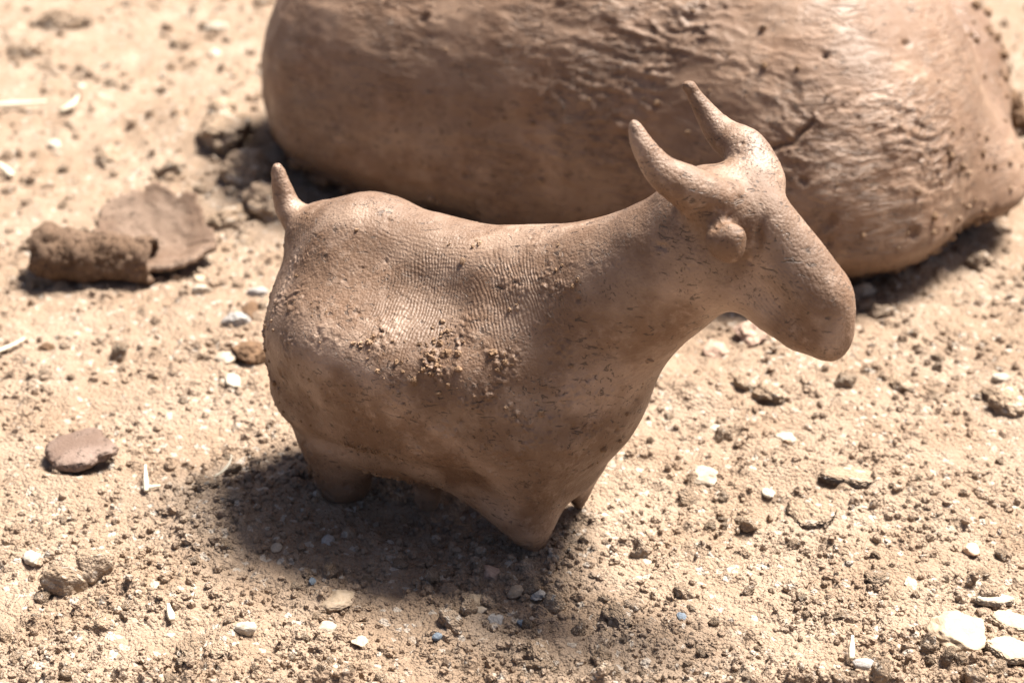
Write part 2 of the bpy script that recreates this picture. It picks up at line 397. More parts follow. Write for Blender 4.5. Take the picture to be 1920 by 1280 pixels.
F.cone((-1.2, -.1, 1.5), (-1.25, -.1, .75), .55, .38, .3)
HORN_N = [(5.3, -.55, 7.5, .42), (4.9, -.84, 7.84, .34), (4.5, -.98, 8.08, .25), (4.16, -1.02, 8.46, .17), (3.99, -1.0, 8.8, .08)]
HORN_F = [(5.5, .55, 7.6, .48), (5.15, .85, 7.98, .36), (4.7, .95, 8.14, .26), (4.34, .95, 8.48, .17), (4.06, .92, 8.84, .10)]
TAIL = [(-3.2, 0, 4.9, .5), (-3.86, 0, 5.3, .26), (-4.06, 0, 5.72, .17), (-4.15, 0, 6.16, .10)]
def spline(P, n=5):
    P = np.array([2 * np.array(P[0]) - np.array(P[1])] + [np.array(p) for p in P] + [2 * np.array(P[-1]) - np.array(P[-2])]); out = []
    for a in range(1, len(P) - 2):
        p0, p1, p2, p3 = P[a - 1:a + 3]
        for t in np.arange(n) / n: out.append(.5 * (2 * p1 + (p2 - p0) * t + (2 * p0 - 5 * p1 + 4 * p2 - p3) * t * t + (3 * p1 - p0 - 3 * p2 + p3) * t ** 3))
    return [tuple(q) for q in out] + [tuple(P[-2])]
HORN_N, HORN_F, TAIL = spline(HORN_N), spline(HORN_F), spline(TAIL)
EAR = ((5.7, -.96, 7.1), (.36, .26, .4))
F.chain(HORN_N, .3, .06); F.chain(HORN_F, .34, .06); F.chain(TAIL, .5, .06)
F.ellipsoid((4.03, .9, 8.9), (.14, .13, .1), .06)
F.ellipsoid(EAR[0], EAR[1], .08, tilt=.6)
F.cut_below(0.0)
V, Q = F.mesh(); V = smooth(V, Q, 3); V, Q = subdivide(V, Q); V = smooth(V, Q, 3)
Nn = vnormals(V, Q)
def dent(cx, cz, rx, rz, depth, ang=0):
    x, z = V[:, 0] - cx, V[:, 2] - cz; ca, sa = math.cos(ang), math.sin(ang); a, b = (x * ca + z * sa) / rx, (-x * sa + z * ca) / rz
    return -depth * np.exp(-a * a - b * b) * sstep(.3, -.6, V[:, 1])
CLUSTERS = [(.75, 4.5, .18, .28, 60), (1.0, 4.15, .25, .25, 50), (-.55, 4.35, .2, .16, 40), (2.0, 4.45, .25, .14, 30), (-.75, 2.0, .42, .06, 120), (-.3, 2.0, .2, .05, 50), (.3, 4.0, .8, .4, 60), (-2.2, 4.5, .9, .6, 24),
      (.4, 5.75, .35, .12, 14), (2.6, 5.9, .9, .3, 18), (-3.2, 2.4, .6, .9, 14), (2.2, 3.0, 1.2, 1.0, 14), (-.4, 1.15, .6, .12, 80), (-2.6, .8, .4, .4, 40), (0, 3.0, 2.6, 1.2, 60), (2.6, 4.4, 1.4, 1.0, 40), (-3.3, 4.0, .6, 1.2, 40)]
d = dent(.3, 5.1, 1.1, .4, .07, .12) + dent(.7, 4.7, .5, .6, .10) + dent(1.9, 5.1, 1.0, .5, .05, -.4) + dent(-3.2, 4.9, .5, .5, .07) + dent(-1.4, 5.4, .8, .35, .05)
d += dent(-2.0, 3.9, 1.1, .8, -.18) + dent(-.5, 3.85, 1.6, .8, -.34) + dent(1.7, 4.0, .9, .8, -.22) + dent(3.4, 4.6, .8, .9, .1) + dent(6.45, 6.0, .9, .35, .14, -.7)
d += dent(-1.3, 1.7, 1.9, .26, .16, .06) + dent(5.45, 7.5, .35, .25, .12) + dent(6.06, 7.15, .07, .36, .08) + dent(6.3, 7.35, .25, .3, -.06)
d += .045 * fbm(V * .9 + 4, 2) + .007 * fbm(V * 3.2 + 8, 3, .6)
rough_ = sstep(.05, .5, fbm(V * 1.3 + 41, 3)) * sstep(3.0, 4.2, V[:, 2]) + .25
d += rough_ * .008 * np.abs(fbm(V * 8 + 2, 3, .65)) + .004 * fbm(V * 16, 2)
for (cx, cz, wx, wz, _n) in CLUSTERS:
    mk = np.exp(-((V[:, 0] - cx) / (wx * 1.2)) ** 2 - ((V[:, 2] - cz) / (wz * 1.3)) ** 2) * sstep(.2, -.4, V[:, 1])
    d += mk * sstep(-.1, .35, fbm(V * 2.2 + 5, 2)) * (.05 * np.abs(fbm(V * 7 + 12, 3, .7)) + .03 * noise(V * 13 + 31))
pit = sstep(.42, .6, fbm(V * 3.6 + 60, 2)); d -= .03 * pit
V = V + Nn * d[:, None]
V[:, 2] = np.maximum(V[:, 2], -.1)
Nn = vnormals(V, Q)
goat = link('goat_figurine', None, None, None, 'brown clay goat figurine with two horns and upright tail standing on the soil', 'figurine')
goat.rotation_euler = (0, 0, GY0); goat.location = (0, 0, 0)
C = V[Q].mean(1)
def chain_in(pts, slack):
    best = np.full(len(C), False)
    for p, q in zip(pts[:-1], pts[1:]):
        a, b = np.array(p[:3]), np.array(q[:3]); ab = b - a; t = np.clip((C - a) @ ab / (ab @ ab), 0, 1.1)
        best |= np.linalg.norm(C - a - t[:, None] * ab, axis=1) < p[3] + t * (q[3] - p[3]) + slack
    return best
part = np.zeros(len(Q), int)
part[chain_in(TAIL[5:], .12) & (C[:, 2] > 5.3)] = 1
part[chain_in(HORN_N[4:], .1) & (C[:, 0] < 4.95) & (C[:, 2] > 7.45)] = 2
part[chain_in(HORN_F[4:], .1) & (C[:, 0] < 5.2) & (C[:, 2] > 7.45) & (C[:, 1] > .3)] = 3
e = (C - np.array(EAR[0])) / (np.array(EAR[1]) + .06); part[((e ** 2).sum(1) < 1.0) & (C[:, 1] < -.78)] = 4
for k, nm, lb in ((0, 'body', None), (1, 'tail', None), (2, 'horn', None), (3, 'horn', 'horn with a crumbled tip'), (4, 'ear', 'rounded clay pellet pressed on as an ear')):
    q = Q[part == k]; ids, inv = np.unique(q, return_inverse=True)
    link(nm, mesh_from(nm, V[ids], inv.reshape(-1, 4), Nn[ids]), M['goat'], goat, lb)

def blob_cloud(centres, radii, level=1, seed=1, rough=.28):
    """many small irregular lumps joined into one mesh"""
    r_ = np.random.default_rng(seed); B, Fc = ICO[level]; vs = []; fs = []; n = 0
    for c, r in zip(centres, radii):
        A = r_.normal(size=(3, 3)); A, _ = np.linalg.qr(A); S = np.diag(.7 + .55 * r_.random(3))
        v = B * (1 + rough * noise(B * 1.7 + r_.random(3) * 50))[:, None] * (1 + .1 * r_.normal(size=len(B)))[:, None]
        vs.append(v @ (A @ S) * r + c); fs.append(Fc + n); n += len(B)
    return np.concatenate(vs), np.concatenate(fs)

# crumbs of clay sticking to the flank and the fold of the belly
flank = np.flatnonzero((Nn[:, 1] < -.15) & (V[:, 1] < -.3)); fv = V[flank]; cc = []; cr_ = []
for (cx, cz, wx, wz, n) in CLUSTERS:
    g = np.exp(-((fv[:, 0] - cx) / wx) ** 2 - ((fv[:, 2] - cz) / wz) ** 2) + 1e-9
    for i in rng.choice(len(flank), n, p=g / g.sum()):
        r = .010 + .06 * rng.random() ** 5; cc.append(fv[i] - Nn[flank[i]] * r * .1); cr_.append(r)
bv, bf = blob_cloud(np.array(cc), cr_, 1, 3, .7)
link('clay_crumbs', mesh_from('clay_crumbs', bv, bf, smooth_=False), M['crumb'], goat, kind='stuff')

# ------------------------------------------------------------------ the big clay lump behind
F = Field((-8.5, 6.6, -.8), (18.5, 27, 12.2), .15)
F.ellipsoid((-.2, 19.6, 2.6), (6.0, 5.9, 5.3), .5)
F.ellipsoid((4.4, 18.6, 2.4), (6.5, 7.3, 6.9), 2.5)
F.ellipsoid((8.6, 16.3, 1.9), (4.8, 7.9, 6.0), 2.2)
F.ellipsoid((12.7, 20.5, 1.8), (2.5, 5.5, 3.3), .5)
F.chain([(9.4, 14.6, 5.6, 1.2), (11.4, 13.8, 3.6, 1.1), (12.4, 13.9, 1.5, 1.1)], .4, .4)
F.ellipsoid((12.6, 14.8, 1.2), (2.0, 3.1, 2.0), 1.0)
F.cut_below(-.55, .3)
V, Q = F.mesh(); V = smooth(V, Q, 3); V, Q = subdivide(V, Q); V = smooth(V, Q, 3)
keepq = V[Q].mean(1)[:, 2] > -.5; Q = Q[keepq]
ids, inv = np.unique(Q, return_inverse=True); V = V[ids]; Q = inv.reshape(-1, 4)
und = np.clip((1.5 - V[:, 2]) / 1.9, 0, 1) ** 1.4 * sstep(20, 14, V[:, 1])       # the lump hangs over its foot
V[:, 1] += (.5 + 2.3 * sstep(2, 8, V[:, 0])) * und; V[:, 0] += und * np.where(V[:, 0] < 0, 1.2, np.where(V[:, 0] > 12, -.8, 0))
Nn = vnormals(V, Q)
d = .12 * fbm(V * .35 + 3, 3) + .035 * fbm(V * 1.3, 3)
# wrinkles run roughly level round the lump and bunch up high on its right
wv = V + .5 * np.stack([fbm(V * .5 + 9, 2), fbm(V * .5 + 19, 2), fbm(V * .5 + 29, 2)], 1)
zone = (.15 + .85 * sstep(-2.5, 4, V[:, 0])) * (.15 + .85 * sstep(1.6, 4, V[:, 2])) * sstep(14.8, 13.2, V[:, 0] + .62 * V[:, 2]) * (.35 + .9 * sstep(-.25, .3, fbm(V * .4 + 51, 2)))
n1 = noise(wv * np.array([.7, .35, 2.6])); n2 = noise(wv * np.array([1.3, .6, 4.2]) + 40); n3 = noise(wv * np.array([2.3, 1.2, 6.5]) + 80)
d += zone * (.05 * (1 - np.abs(n1) * 8).clip(0) ** 2 + .05 * (1 - np.abs(n2) * 6.5).clip(0) ** 2 + .036 * (1 - np.abs(n3) * 5).clip(0) ** 2)
d += .03 * fbm(V * np.array([.8, .8, 3.5]) + 5, 3)
low = np.maximum(sstep(1.6, .2, V[:, 2]), .8 * sstep(-3.5, -5.5, V[:, 0]) * sstep(3.2, 1.0, V[:, 2])); d += (low + .12) * .09 * np.abs(fbm(V * 3.5 + 15, 3, .65)) + low * .10 * fbm(V * 1.6 + 75, 2)
d -= .10 * sstep(.48, .62, fbm(V * 1.5 + 33, 2))
crack = np.full(len(V), 9.0); pl = [(5.6, 2.5), (6.1, 3.1), (6.5, 3.3), (6.9, 3.9), (7.4, 4.1), (7.9, 4.6)]
for (x0, z0), (x1, z1) in zip(pl[:-1], pl[1:]):
    t = np.clip(((V[:, 0] - x0) * (x1 - x0) + (V[:, 2] - z0) * (z1 - z0)) / ((x1 - x0) ** 2 + (z1 - z0) ** 2), 0, 1)
    crack = np.minimum(crack, np.hypot(V[:, 0] - x0 - t * (x1 - x0), V[:, 2] - z0 - t * (z1 - z0)))
d -= .16 * sstep(.09, .0, crack + .03 * noise(V * 5)) * (V[:, 1] < 17)
V = V + Nn * d[:, None]
mound = link('clay_mound', None, None, None, 'large rounded lump of wrinkled brown clay behind the goat figurine', 'clay lump')
MN = vnormals(V, Q); MV = V
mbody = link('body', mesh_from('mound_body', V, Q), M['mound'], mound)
cc = []; cr_ = []
fidx = np.flatnonzero((MN[:, 1] < .1) & (MV[:, 1] < 20)); fv = MV[fidx]
for (cx, cz, wx, wz, n, rm) in [(11.6, .3, 1.4, .35, 70, .13), (12.6, .7, 1.0, .8, 30, .12), (5, .1, 4, .4, 50, .10), (6, 4, 5, 2.5, 50, .09), (12, 2.5, 1.3, 1.4, 26, .13), (-4, .4, 2, .5, 40, .2), (14.5, 4.0, .7, 1.0, 20, .2)]:
    g = np.exp(-((fv[:, 0] - cx) / wx) ** 2 - ((fv[:, 2] - cz) / wz) ** 2) + 1e-12
    for i in rng.choice(len(fidx), n, p=g / g.sum()):
        r = rm * (.35 + .65 * rng.random() ** 2); cc.append(fv[i] + MN[fidx[i]] * r * .25); cr_.append(r)
bv, bf = blob_cloud(np.array(cc), cr_, 1, 5)
link('clay_crumbs', mesh_from('clay_crumbs', bv, bf, smooth_=False), M['crumb'], mound, kind='stuff')

# ------------------------------------------------------------------ curled clay shaving and flat chip
def sheet(name, fn, nu, nv, mat, parent, thick):
    u, v = np.meshgrid(np.linspace(0, 1, nu), np.linspace(0, 1, nv), indexing='ij')
    T = fn(u.ravel(), v.ravel()); I = np.arange(nu * nv).reshape(nu, nv)
    q = np.stack([I[:-1, :-1], I[1:, :-1], I[1:, 1:], I[:-1, 1:]], -1).reshape(-1, 4)
    n = vnormals(T, q); Bt = T - n * (thick * (1 + .35 * fbm(T * 3.0 + 2, 2)))[:, None]; m = nu * nv
    rim = np.concatenate([I[:, 0], I[-1, 1:], I[-2::-1, -1], I[0, -2:0:-1]])
    rn = np.roll(rim, -1); side = np.stack([rim, rim + m, rn + m, rn], 1)
    return link(name, mesh_from(name, np.concatenate([T, Bt]), np.concatenate([q, q[:, ::-1] + m, side])), mat, parent)

cx0, cy0, cz0, cpp = on_ground(240, 515)
curl = link('clay_shaving', None, None, None, 'curled brown clay shaving, rolled at one end, left of the goat', 'clay shaving')
curl.location = (cx0 * CM, cy0 * CM, (cz0 + .02) * CM)
def roll_fn(u, v):
    a = -1.2 + v * 6.9; q = np.stack([u * 6, np.cos(a) * 1.3, np.sin(a) * 1.3], 1)
    r = (.44 + .07 * v) * (1 + .10 * np.sin(u * 5 + 1)) + .16 * noise(q * .7 + 3) + .11 * noise(q * 2.1) + .07 * noise(q * 5)
    r *= .75 + .25 * sstep(0, .12, u)
    L = -2.2 + u * 2.9 + .5 * (u - .5) * noise(np.stack([np.cos(a) * 2, np.sin(a) * 2, u * 0 + 3], 1))
    return np.stack([L, r * np.cos(a) * 1.05 - .25 + .1 * u, .74 - .30 * u + r * np.sin(a)], 1)
sheet('roll', roll_fn, 110, 90, M['rough_clay'], curl, .13)
def leaf_fn(u, v):
    a = u * 2 * math.pi; rr = v * (1 + .22 * noise(np.stack([np.cos(a) * 1.6, np.sin(a) * 1.6, a * 0 + 1], 1)) + .2 * noise(np.stack([np.cos(a) * 7, np.sin(a) * 7, a * 0 + 5], 1)))
    x = .55 + 1.5 * rr * np.cos(a); y = .95 + 1.45 * rr * np.sin(a)
    z = .16 + .10 * rr ** 2 + .62 * np.maximum(y - .8, 0) ** 1.5 + .22 * sstep(1.8, 2.8, y) * noise(np.stack([x * 3.5, y * 0, x * 0 + 7], 1)) + .28 * np.maximum(-(x - .4), 0) ** 1.5 + .1 * np.maximum(x - 1.2, 0)
    return np.stack([x, y, z + .05 * noise(np.stack([x * 2, y * 2, x * 0], 1))], 1)
sheet('leaf', lambda u, v: leaf_fn(u, .02 + .98 * v), 90, 26, M['curl'], curl, .16)

cx0, cy0, cz0, cpp = on_ground(150, 868)
B, Fc = ICO[4]
def slab_mesh(name, rx, ry, rz, seed, rag=.12, flatp=5.0, tilt=(0, 0)):
    a = np.arctan2(B[:, 1], B[:, 0]); rad = np.hypot(B[:, 0], B[:, 1])
    prof = 1 + rag * 1.3 * noise(np.stack([np.cos(a) * 1.3, np.sin(a) * 1.3, a * 0 + seed], 1)) * 1.5 + rag * .45 * noise(np.stack([np.cos(a) * 3.1, np.sin(a) * 3.1, a * 0 + seed + 9], 1)) + rag * .35 * noise(np.stack([np.cos(a) * 9, np.sin(a) * 9, B[:, 2] * 2 + seed], 1))
    p = (np.abs(B[:, 2]) ** flatp + rad ** flatp) ** (-1 / flatp)
    v = B * p[:, None]; v[:, :2] *= prof[:, None]
    sidew = sstep(.95, .6, np.abs(v[:, 2]))
    v = v * np.array([rx, ry, rz]); v += (sidew * (.10 * rz + .06 * rx))[:, None] * np.stack([noise(v * 7 / rx + k * 9 + seed) + .6 * noise(v * 16 / rx + k * 5 + seed) for k in range(3)], 1) * np.array([1, 1, .35])
    v[:, 2] += tilt[0] * v[:, 0] + tilt[1] * v[:, 1] + .07 * rz * noise(v * 2 + seed) + .05 * rz * noise(v * 9 + seed)
    return mesh_from(name, v, Fc)
chip = link('clay_chip', slab_mesh('clay_chip', .72, .60, .14, 4, .2, 3.6, (.08, .10)), M['chip'], None, 'flat broken chip of clay with a smooth greyish top on sunlit soil', 'clay chip')
chip.location = (cx0 * CM, cy0 * CM, (cz0 + .22) * CM); chip.rotation_euler = (0, 0, .2)

# ------------------------------------------------------------------ stones, clods and straw that one can pick out
def lump_mesh(name, seed, level=3, rough=.35, facets=0, fine=.06):
    v = ICO[level][0].copy(); r_ = np.random.default_rng(seed)
    for k in range(facets):
        n = r_.normal(size=3); n /= np.linalg.norm(n); h = .62 + .25 * r_.random(); s = v @ n; v = v - np.maximum(s - h, 0)[:, None] * n * .92
    v = v * (1 + rough * noise(v * 1.3 + seed * 3.1) + rough * .4 * noise(v * 3 + seed) + fine * noise(v * 8 + seed))[:, None]
    return mesh_from(name, v, ICO[level][1])
# kind: (u, v, width px, height-on-screen px, flatness, yaw, material, shape, name, label, category)
ROUND, ANG, CLOD, SLAB = 'round', 'angular', 'clod', 'slab'
STONES = [
 (125, 1088, 84, 70, 1.15, .3, 'clod', ANG, 'soil_clod', 'large lumpy pale clod beside a second one in the lower left', 'soil clod'),
 (176, 1052, 80, 70, 1.15, .7, 'clod', ANG, 'soil_clod', 'pale clod resting against the rear of a larger lumpy clod, lower left', 'soil clod'),
 (460, 1180, 50, 22, .75, -.1, 'white', ROUND, 'pebble', 'smooth white oval pebble at the edge of the goat shadow', 'pebble'),
 (635, 1117, 62, 42, .5, -.4, 'tan', ROUND, 'stone', 'tan flattened stone half buried in the goat shadow', 'stone'),
 (1160, 1148, 50, 44, .8, .2, 'clod', CLOD, 'soil_clod', 'rounded grey-tan clod in the sun below the front foot', 'soil clod'),
 (1278, 1153, 19, 17, .8, .2, 'blue', ROUND, 'pebble', 'tiny blue-grey pebble lying in full sunlight', 'pebble'),
 (820, 1192, 20, 15, .8, .9, 'blue', ROUND, 'pebble', 'tiny dark blue pebble in the front of the goat shadow', 'pebble'),
 (982, 1168, 28, 14, .6, -.5, 'blue', ROUND, 'pebble', 'slim blue-grey sliver of stone next to a pale grey pebble', 'pebble'),
 (930, 1157, 30, 24, .8, 0, 'grey', ROUND, 'pebble', 'pale grey pebble beside a slim bluish sliver', 'pebble'),
 (900, 1142, 28, 18, .7, .4, 'pale', ROUND, 'pebble', 'cream pebble just behind the pale grey pebble', 'pebble'),
 (586, 1087, 13, 12, .8, 0, 'blue', ROUND, 'pebble', 'tiny greenish-grey pebble behind the tan flattened stone', 'pebble'),
 (1797, 1178, 105, 74, .55, -.3, 'tan', ANG, 'stone', 'biggest pale angular stone in the lower right corner', 'stone'),
 (1897, 1160, 80, 42, .55, .1, 'tan', SLAB, 'stone', 'flat tan stone at the right edge, rear of two', 'stone'),
 (1897, 1212, 84, 46, .5, .2, 'tan', SLAB, 'stone', 'flat tan stone at the right edge, front of two', 'stone'),
 (1862, 1127, 66, 26, .5, .1, 'pale', SLAB, 'stone', 'thin pale slab lying behind the two flat tan stones', 'stone'),
 (1520, 948, 82, 56, .45, -.2, 'clod', SLAB, 'soil_clod', 'flat squarish slab of soil in sunlight right of the goat', 'soil clod'),
 (1595, 886, 110, 48, .4, .15, 'clod', SLAB, 'soil_clod', 'wide low crust of soil behind the squarish slab', 'soil clod'),
 (1885, 745, 66, 58, .8, .4, 'clod', CLOD, 'soil_clod', 'knobbly brown clod at the right edge of the picture', 'soil clod'),
 (1868, 735, 44, 36, .8, .9, 'clod', CLOD, 'soil_clod', 'smaller clod stuck to the rear of the knobbly brown clod', 'soil clod'),
 (1320, 884, 58, 38, .6, .3, 'pale', ANG, 'stone', 'pale blunt stone in the sun right of the front legs', 'stone'),
 (1300, 928, 28, 24, .8, .3, 'pale', ROUND, 'pebble', 'small pale pebble in front of the pale blunt stone', 'pebble'),
 (1440, 923, 24, 26, .8, .3, 'white', ANG, 'pebble', 'small white pebble between blunt stone and squarish slab', 'pebble'),
 (1474, 818, 36, 30, .7, .6, 'white', ANG, 'stone', 'white angular stone on the soil below the goat chin', 'stone'),
 (1345, 792, 28, 56, .5, .2, 'white', ANG, 'stone', 'white upright sliver of stone beside the goat chest', 'stone'),
 (1443, 732, 60, 52, .8, .2, 'clod', CLOD, 'soil_clod', 'rounded clod in the sun under the goat muzzle', 'soil clod'),
 (1395, 716, 44, 36, .8, .7, 'clod', CLOD, 'soil_clod', 'clod in half shade under the goat throat', 'soil clod'),
 (1410, 622, 62, 46, .8, .2, 'pink', CLOD, 'stone', 'pinkish stone in the gap under the goat throat', 'stone'),
 (1338, 652, 40, 34, .8, .5, 'pink', CLOD, 'stone', 'dim reddish lump in shade behind the goat chest', 'stone'),
 (1690, 712, 44, 48, .8, .2, 'clod', CLOD, 'soil_clod', 'tan clod at the edge of the clay lump shadow', 'soil clod'),
 (1752, 736, 26, 26, .9, .2, 'clod', CLOD, 'soil_clod', 'small round dark-sided crumb right of the tan clod', 'soil clod'),
 (1875, 707, 36, 16, .6, .1, 'white', ROUND, 'pebble', 'bright white flat pebble behind the knobbly brown clod', 'pebble'),
 (1821, 1026, 30, 26, .8, .4, 'amber', ANG, 'pebble', 'squarish glossy cream and orange pebble at the right', 'pebble'),
 (1706, 1090, 26, 26, .7, .2, 'amber', ANG, 'pebble', 'orange translucent pebble in the sunny soil, lower right', 'pebble'),
 (1620, 1242, 48, 24, .7, -.3, 'grey', ROUND, 'pebble', 'grey-white oval pebble with a straw stub beside it', 'pebble'),
 (1642, 1080, 46, 28, .6, -.3, 'clod', CLOD, 'soil_clod', 'long dark-sided crumb left of the orange pebble', 'soil clod'),
 (1843, 1072, 24, 24, .9, .2, 'clod', CLOD, 'soil_clod', 'round brown crumb below the squarish glossy pebble', 'soil clod'),
 (1578, 1152, 34, 20, .7, .2, 'clod', CLOD, 'soil_clod', 'double crumb alone on smooth sunny soil, lower right', 'soil clod'),
 (466, 660, 68, 54, .85, .2, 'brown', CLOD, 'stone', 'dark reddish-brown nugget left of the goat rump', 'stone'),
 (438, 709, 34, 40, .7, .8, 'white', ANG, 'stone', 'white chip of stone just below the reddish-brown nugget', 'stone'),
 (424, 666, 40, 28, .6, .1, 'pale', ANG, 'stone', 'pale flat stone touching the reddish-brown nugget', 'stone'),
 (443, 600, 50, 30, .8, .1, 'grey', CLOD, 'stone', 'light grey lumpy stone behind the reddish-brown nugget', 'stone'),
 (472, 580, 34, 32, .9, .1, 'brown', CLOD, 'stone', 'small dark brown stone between goat rump and grey stone', 'stone'),
 (483, 546, 40, 18, .6, .1, 'grey', ROUND, 'pebble', 'blurred bluish-white pebble close to the goat rump', 'pebble'),
 (88, 515, 92, 36, .45, .1, 'clod', SLAB, 'soil_clod', 'flat soil slab below the left end of the clay shaving', 'soil clod'),
 (378, 545, 40, 18, .6, .1, 'white', ANG, 'stone', 'small white block under the right end of the clay shaving', 'stone'),
 (374, 520, 22, 20, .8, .1, 'tan', ROUND, 'pebble', 'little tan crumb touching the right end of the clay shaving', 'pebble'),
 (88, 650, 28, 22, .8, .1, 'brown', CLOD, 'stone', 'small brown stone on bright soil between shaving and chip', 'stone'),
 (1010, 1222, 46, 46, .85, .3, 'clod', CLOD, 'soil_clod', 'brown clod at the bottom edge of the goat shadow', 'soil clod'),
 (1012, 1248, 56, 30, .6, .1, 'clod', CLOD, 'soil_clod', 'low wide clod in front of the brown clod, bottom middle', 'soil clod'),
 (920, 1070, 38, 32, .8, .2, 'pink', ANG, 'stone', 'reddish block of stone in deep shade near the front foot', 'stone'),
 (823, 1062, 36, 44, .7, .9, 'clod', CLOD, 'soil_clod', 'bean-shaped clod in the deepest part of the goat shadow', 'soil clod'),
 (750, 1052, 30, 24, .8, .9, 'clod', ROUND, 'soil_clod', 'round clod left of the bean-shaped one in shadow', 'soil clod'),
 (966, 1110, 34, 26, .7, .1, 'tan', ROUND, 'pebble', 'tan rounded pebble in shade in front of the front foot', 'pebble'),
 (1007, 1110, 28, 26, .8, .1, 'grey', CLOD, 'pebble', 'grey-brown pebble right of the tan pebble in shade', 'pebble'),
 (894, 1124, 30, 26, .8, .5, 'tan', ANG, 'pebble', 'angular tan pebble in shade behind the cream pebble', 'pebble'),
 (519, 1026, 22, 17, .7, .1, 'pale', ROUND, 'pebble', 'small cream oval pebble in the shadow below the rear foot', 'pebble'),
 (700, 1016, 20, 14, .7, .1, 'pink', ANG, 'pebble', 'small pinkish pebble in the shadow under the belly', 'pebble'),
 (615, 1010, 24, 24, .9, .1, 'grey', ROUND, 'pebble', 'pale grey bump of stone in shadow in front of the rear foot', 'pebble'),
 (612, 1175, 40, 24, .6, .1, 'pale', ROUND, 'pebble', 'pale pebble in half shade right of the white oval pebble', 'pebble'),
 (675, 1196, 32, 24, .6, .1, 'pale', ANG, 'pebble', 'pale angular pebble near the bottom in half shade', 'pebble'),
 (62, 1042, 38, 30, .7, .1, 'white', ANG, 'stone', 'whitish stone behind the two pale clods, lower left', 'stone'),
 (290, 1094, 20, 18, .7, .1, 'white', ANG, 'pebble', 'small white chip of stone right of the two pale clods', 'pebble'),
 (185, 1165, 56, 40, .8, .1, 'clod', CLOD, 'soil_clod', 'rough brown clod in the sun in front of the pale clods', 'soil clod'),
 (360, 1208, 46, 50, .8, .1, 'clod', CLOD, 'soil_clod', 'upright rough clod near the bottom edge, lower left', 'soil clod'),
 (405, 1215, 44, 44, .8, .8, 'clod', CLOD, 'soil_clod', 'dark-sided clod touching the upright rough clod', 'soil clod'),
 (385, 905, 46, 34, .8, .8, 'clod', CLOD, 'soil_clod', 'brown clod at the shadow edge left of the rear foot', 'soil clod'),
 (435, 930, 56, 36, .7, .2, 'clod', CLOD, 'soil_clod', 'greyish clod inside the shadow edge left of the rear foot', 'soil clod'),
 (118, 42, 74, 46, .8, .2, 'clod', CLOD, 'soil_clod', 'blurred clod far back in the upper left corner', 'soil clod'),
 (46, 98, 60, 30, .8, .2, 'clod', CLOD, 'soil_clod', 'blurred low clod at the left edge, far back', 'soil clod'),
 (200, 292, 46, 44, .8, .2, 'clod', CLOD, 'soil_clod', 'blurred clod standing behind the clay shaving', 'soil clod'),
 (102, 268, 24, 24, .8, .2, 'white', ROUND, 'pebble', 'round blurred white pebble behind the clay shaving', 'pebble'),
 (153, 160, 18, 20, .8, .2, 'white', ROUND, 'pebble', 'blurred white pebble behind the curved white straw', 'pebble'),
 (403, 100, 26, 20, .8, .2, 'white', ROUND, 'pebble', 'blurred white pebble left of the clay lump', 'pebble'),
 (405, 52, 44, 20, .6, .2, 'white', ROUND, 'pebble', 'blurred wide white stone far back beside the clay lump', 'pebble'),
 (425, 255, 96, 90, 1.0, .2, 'clod', CLOD, 'soil_clod', 'rough clod tucked against the left foot of the clay lump', 'soil clod'),
 (470, 315, 96, 84, 1.0, .6, 'clod', CLOD, 'soil_clod', 'dark clod in front of the left foot of the clay lump', 'soil clod'),
 (505, 375, 96, 80, .9, .6, 'clod', CLOD, 'soil_clod', 'shaded clod behind the goat tail', 'soil clod'),
 (430, 410, 72, 50, .8, .6, 'clod', CLOD, 'soil_clod', 'grey-brown clod between clay shaving and goat tail', 'soil clod'),
 (1905, 205, 70, 150, 1.7, .4, 'brown', CLOD, 'soil_clod', 'dark ragged lump at the right edge beside the big clay lump', 'soil clod'),
 (420, 205, 60, 50, .9, .4, 'clod', CLOD, 'soil_clod', 'crumbly clod left of the clay lump, behind the larger rough clod', 'soil clod'),
 (1618, 545, 44, 26, .8, .1, 'pale', CLOD, 'stone', 'pale crumb under the clay lump beside the goat muzzle', 'stone'),
]
rs = np.random.default_rng(21); count = {}
for n, (u, v, wpx, hpx, flatn, yaw, mt, shape, nm, lb, cat) in enumerate(STONES):
    x, y, z, cpp = on_ground(u, v + hpx * .22)
    rx = wpx * cpp * .5; rz = rx * flatn * .8; want = hpx * cpp * .5
    ry = math.sqrt(max((want ** 2 - (rz * .86) ** 2), (rx * .45) ** 2 * .2)) / .50; ry = min(max(ry, rx * .55), rx * 1.5)
    if shape == SLAB:
        me = slab_mesh(nm, 1, 1, 1, n * 1.7, .2, 4.0)
    else:
        me = lump_mesh(nm, n + 3, 4 if wpx > 45 else 3, {ROUND: .22, ANG: .3, CLOD: .55}[shape], {ROUND: 2, ANG: 9, CLOD: 3}[shape], {ROUND: .02, ANG: .05, CLOD: .2}[shape])
    o = link(nm, me, M[mt], None, lb, cat, {'soil_clod': 'larger clods on the soil', 'stone': 'larger stones on the soil', 'pebble': 'pebbles on the soil'}[nm])
    if shape == SLAB: rz *= .55
    o.scale = (rx, ry, rz); o.location = (x * CM, y * CM, (z + rz * .32) * CM); o.rotation_euler = (rs.normal() * .12, rs.normal() * .12, yaw * .6)

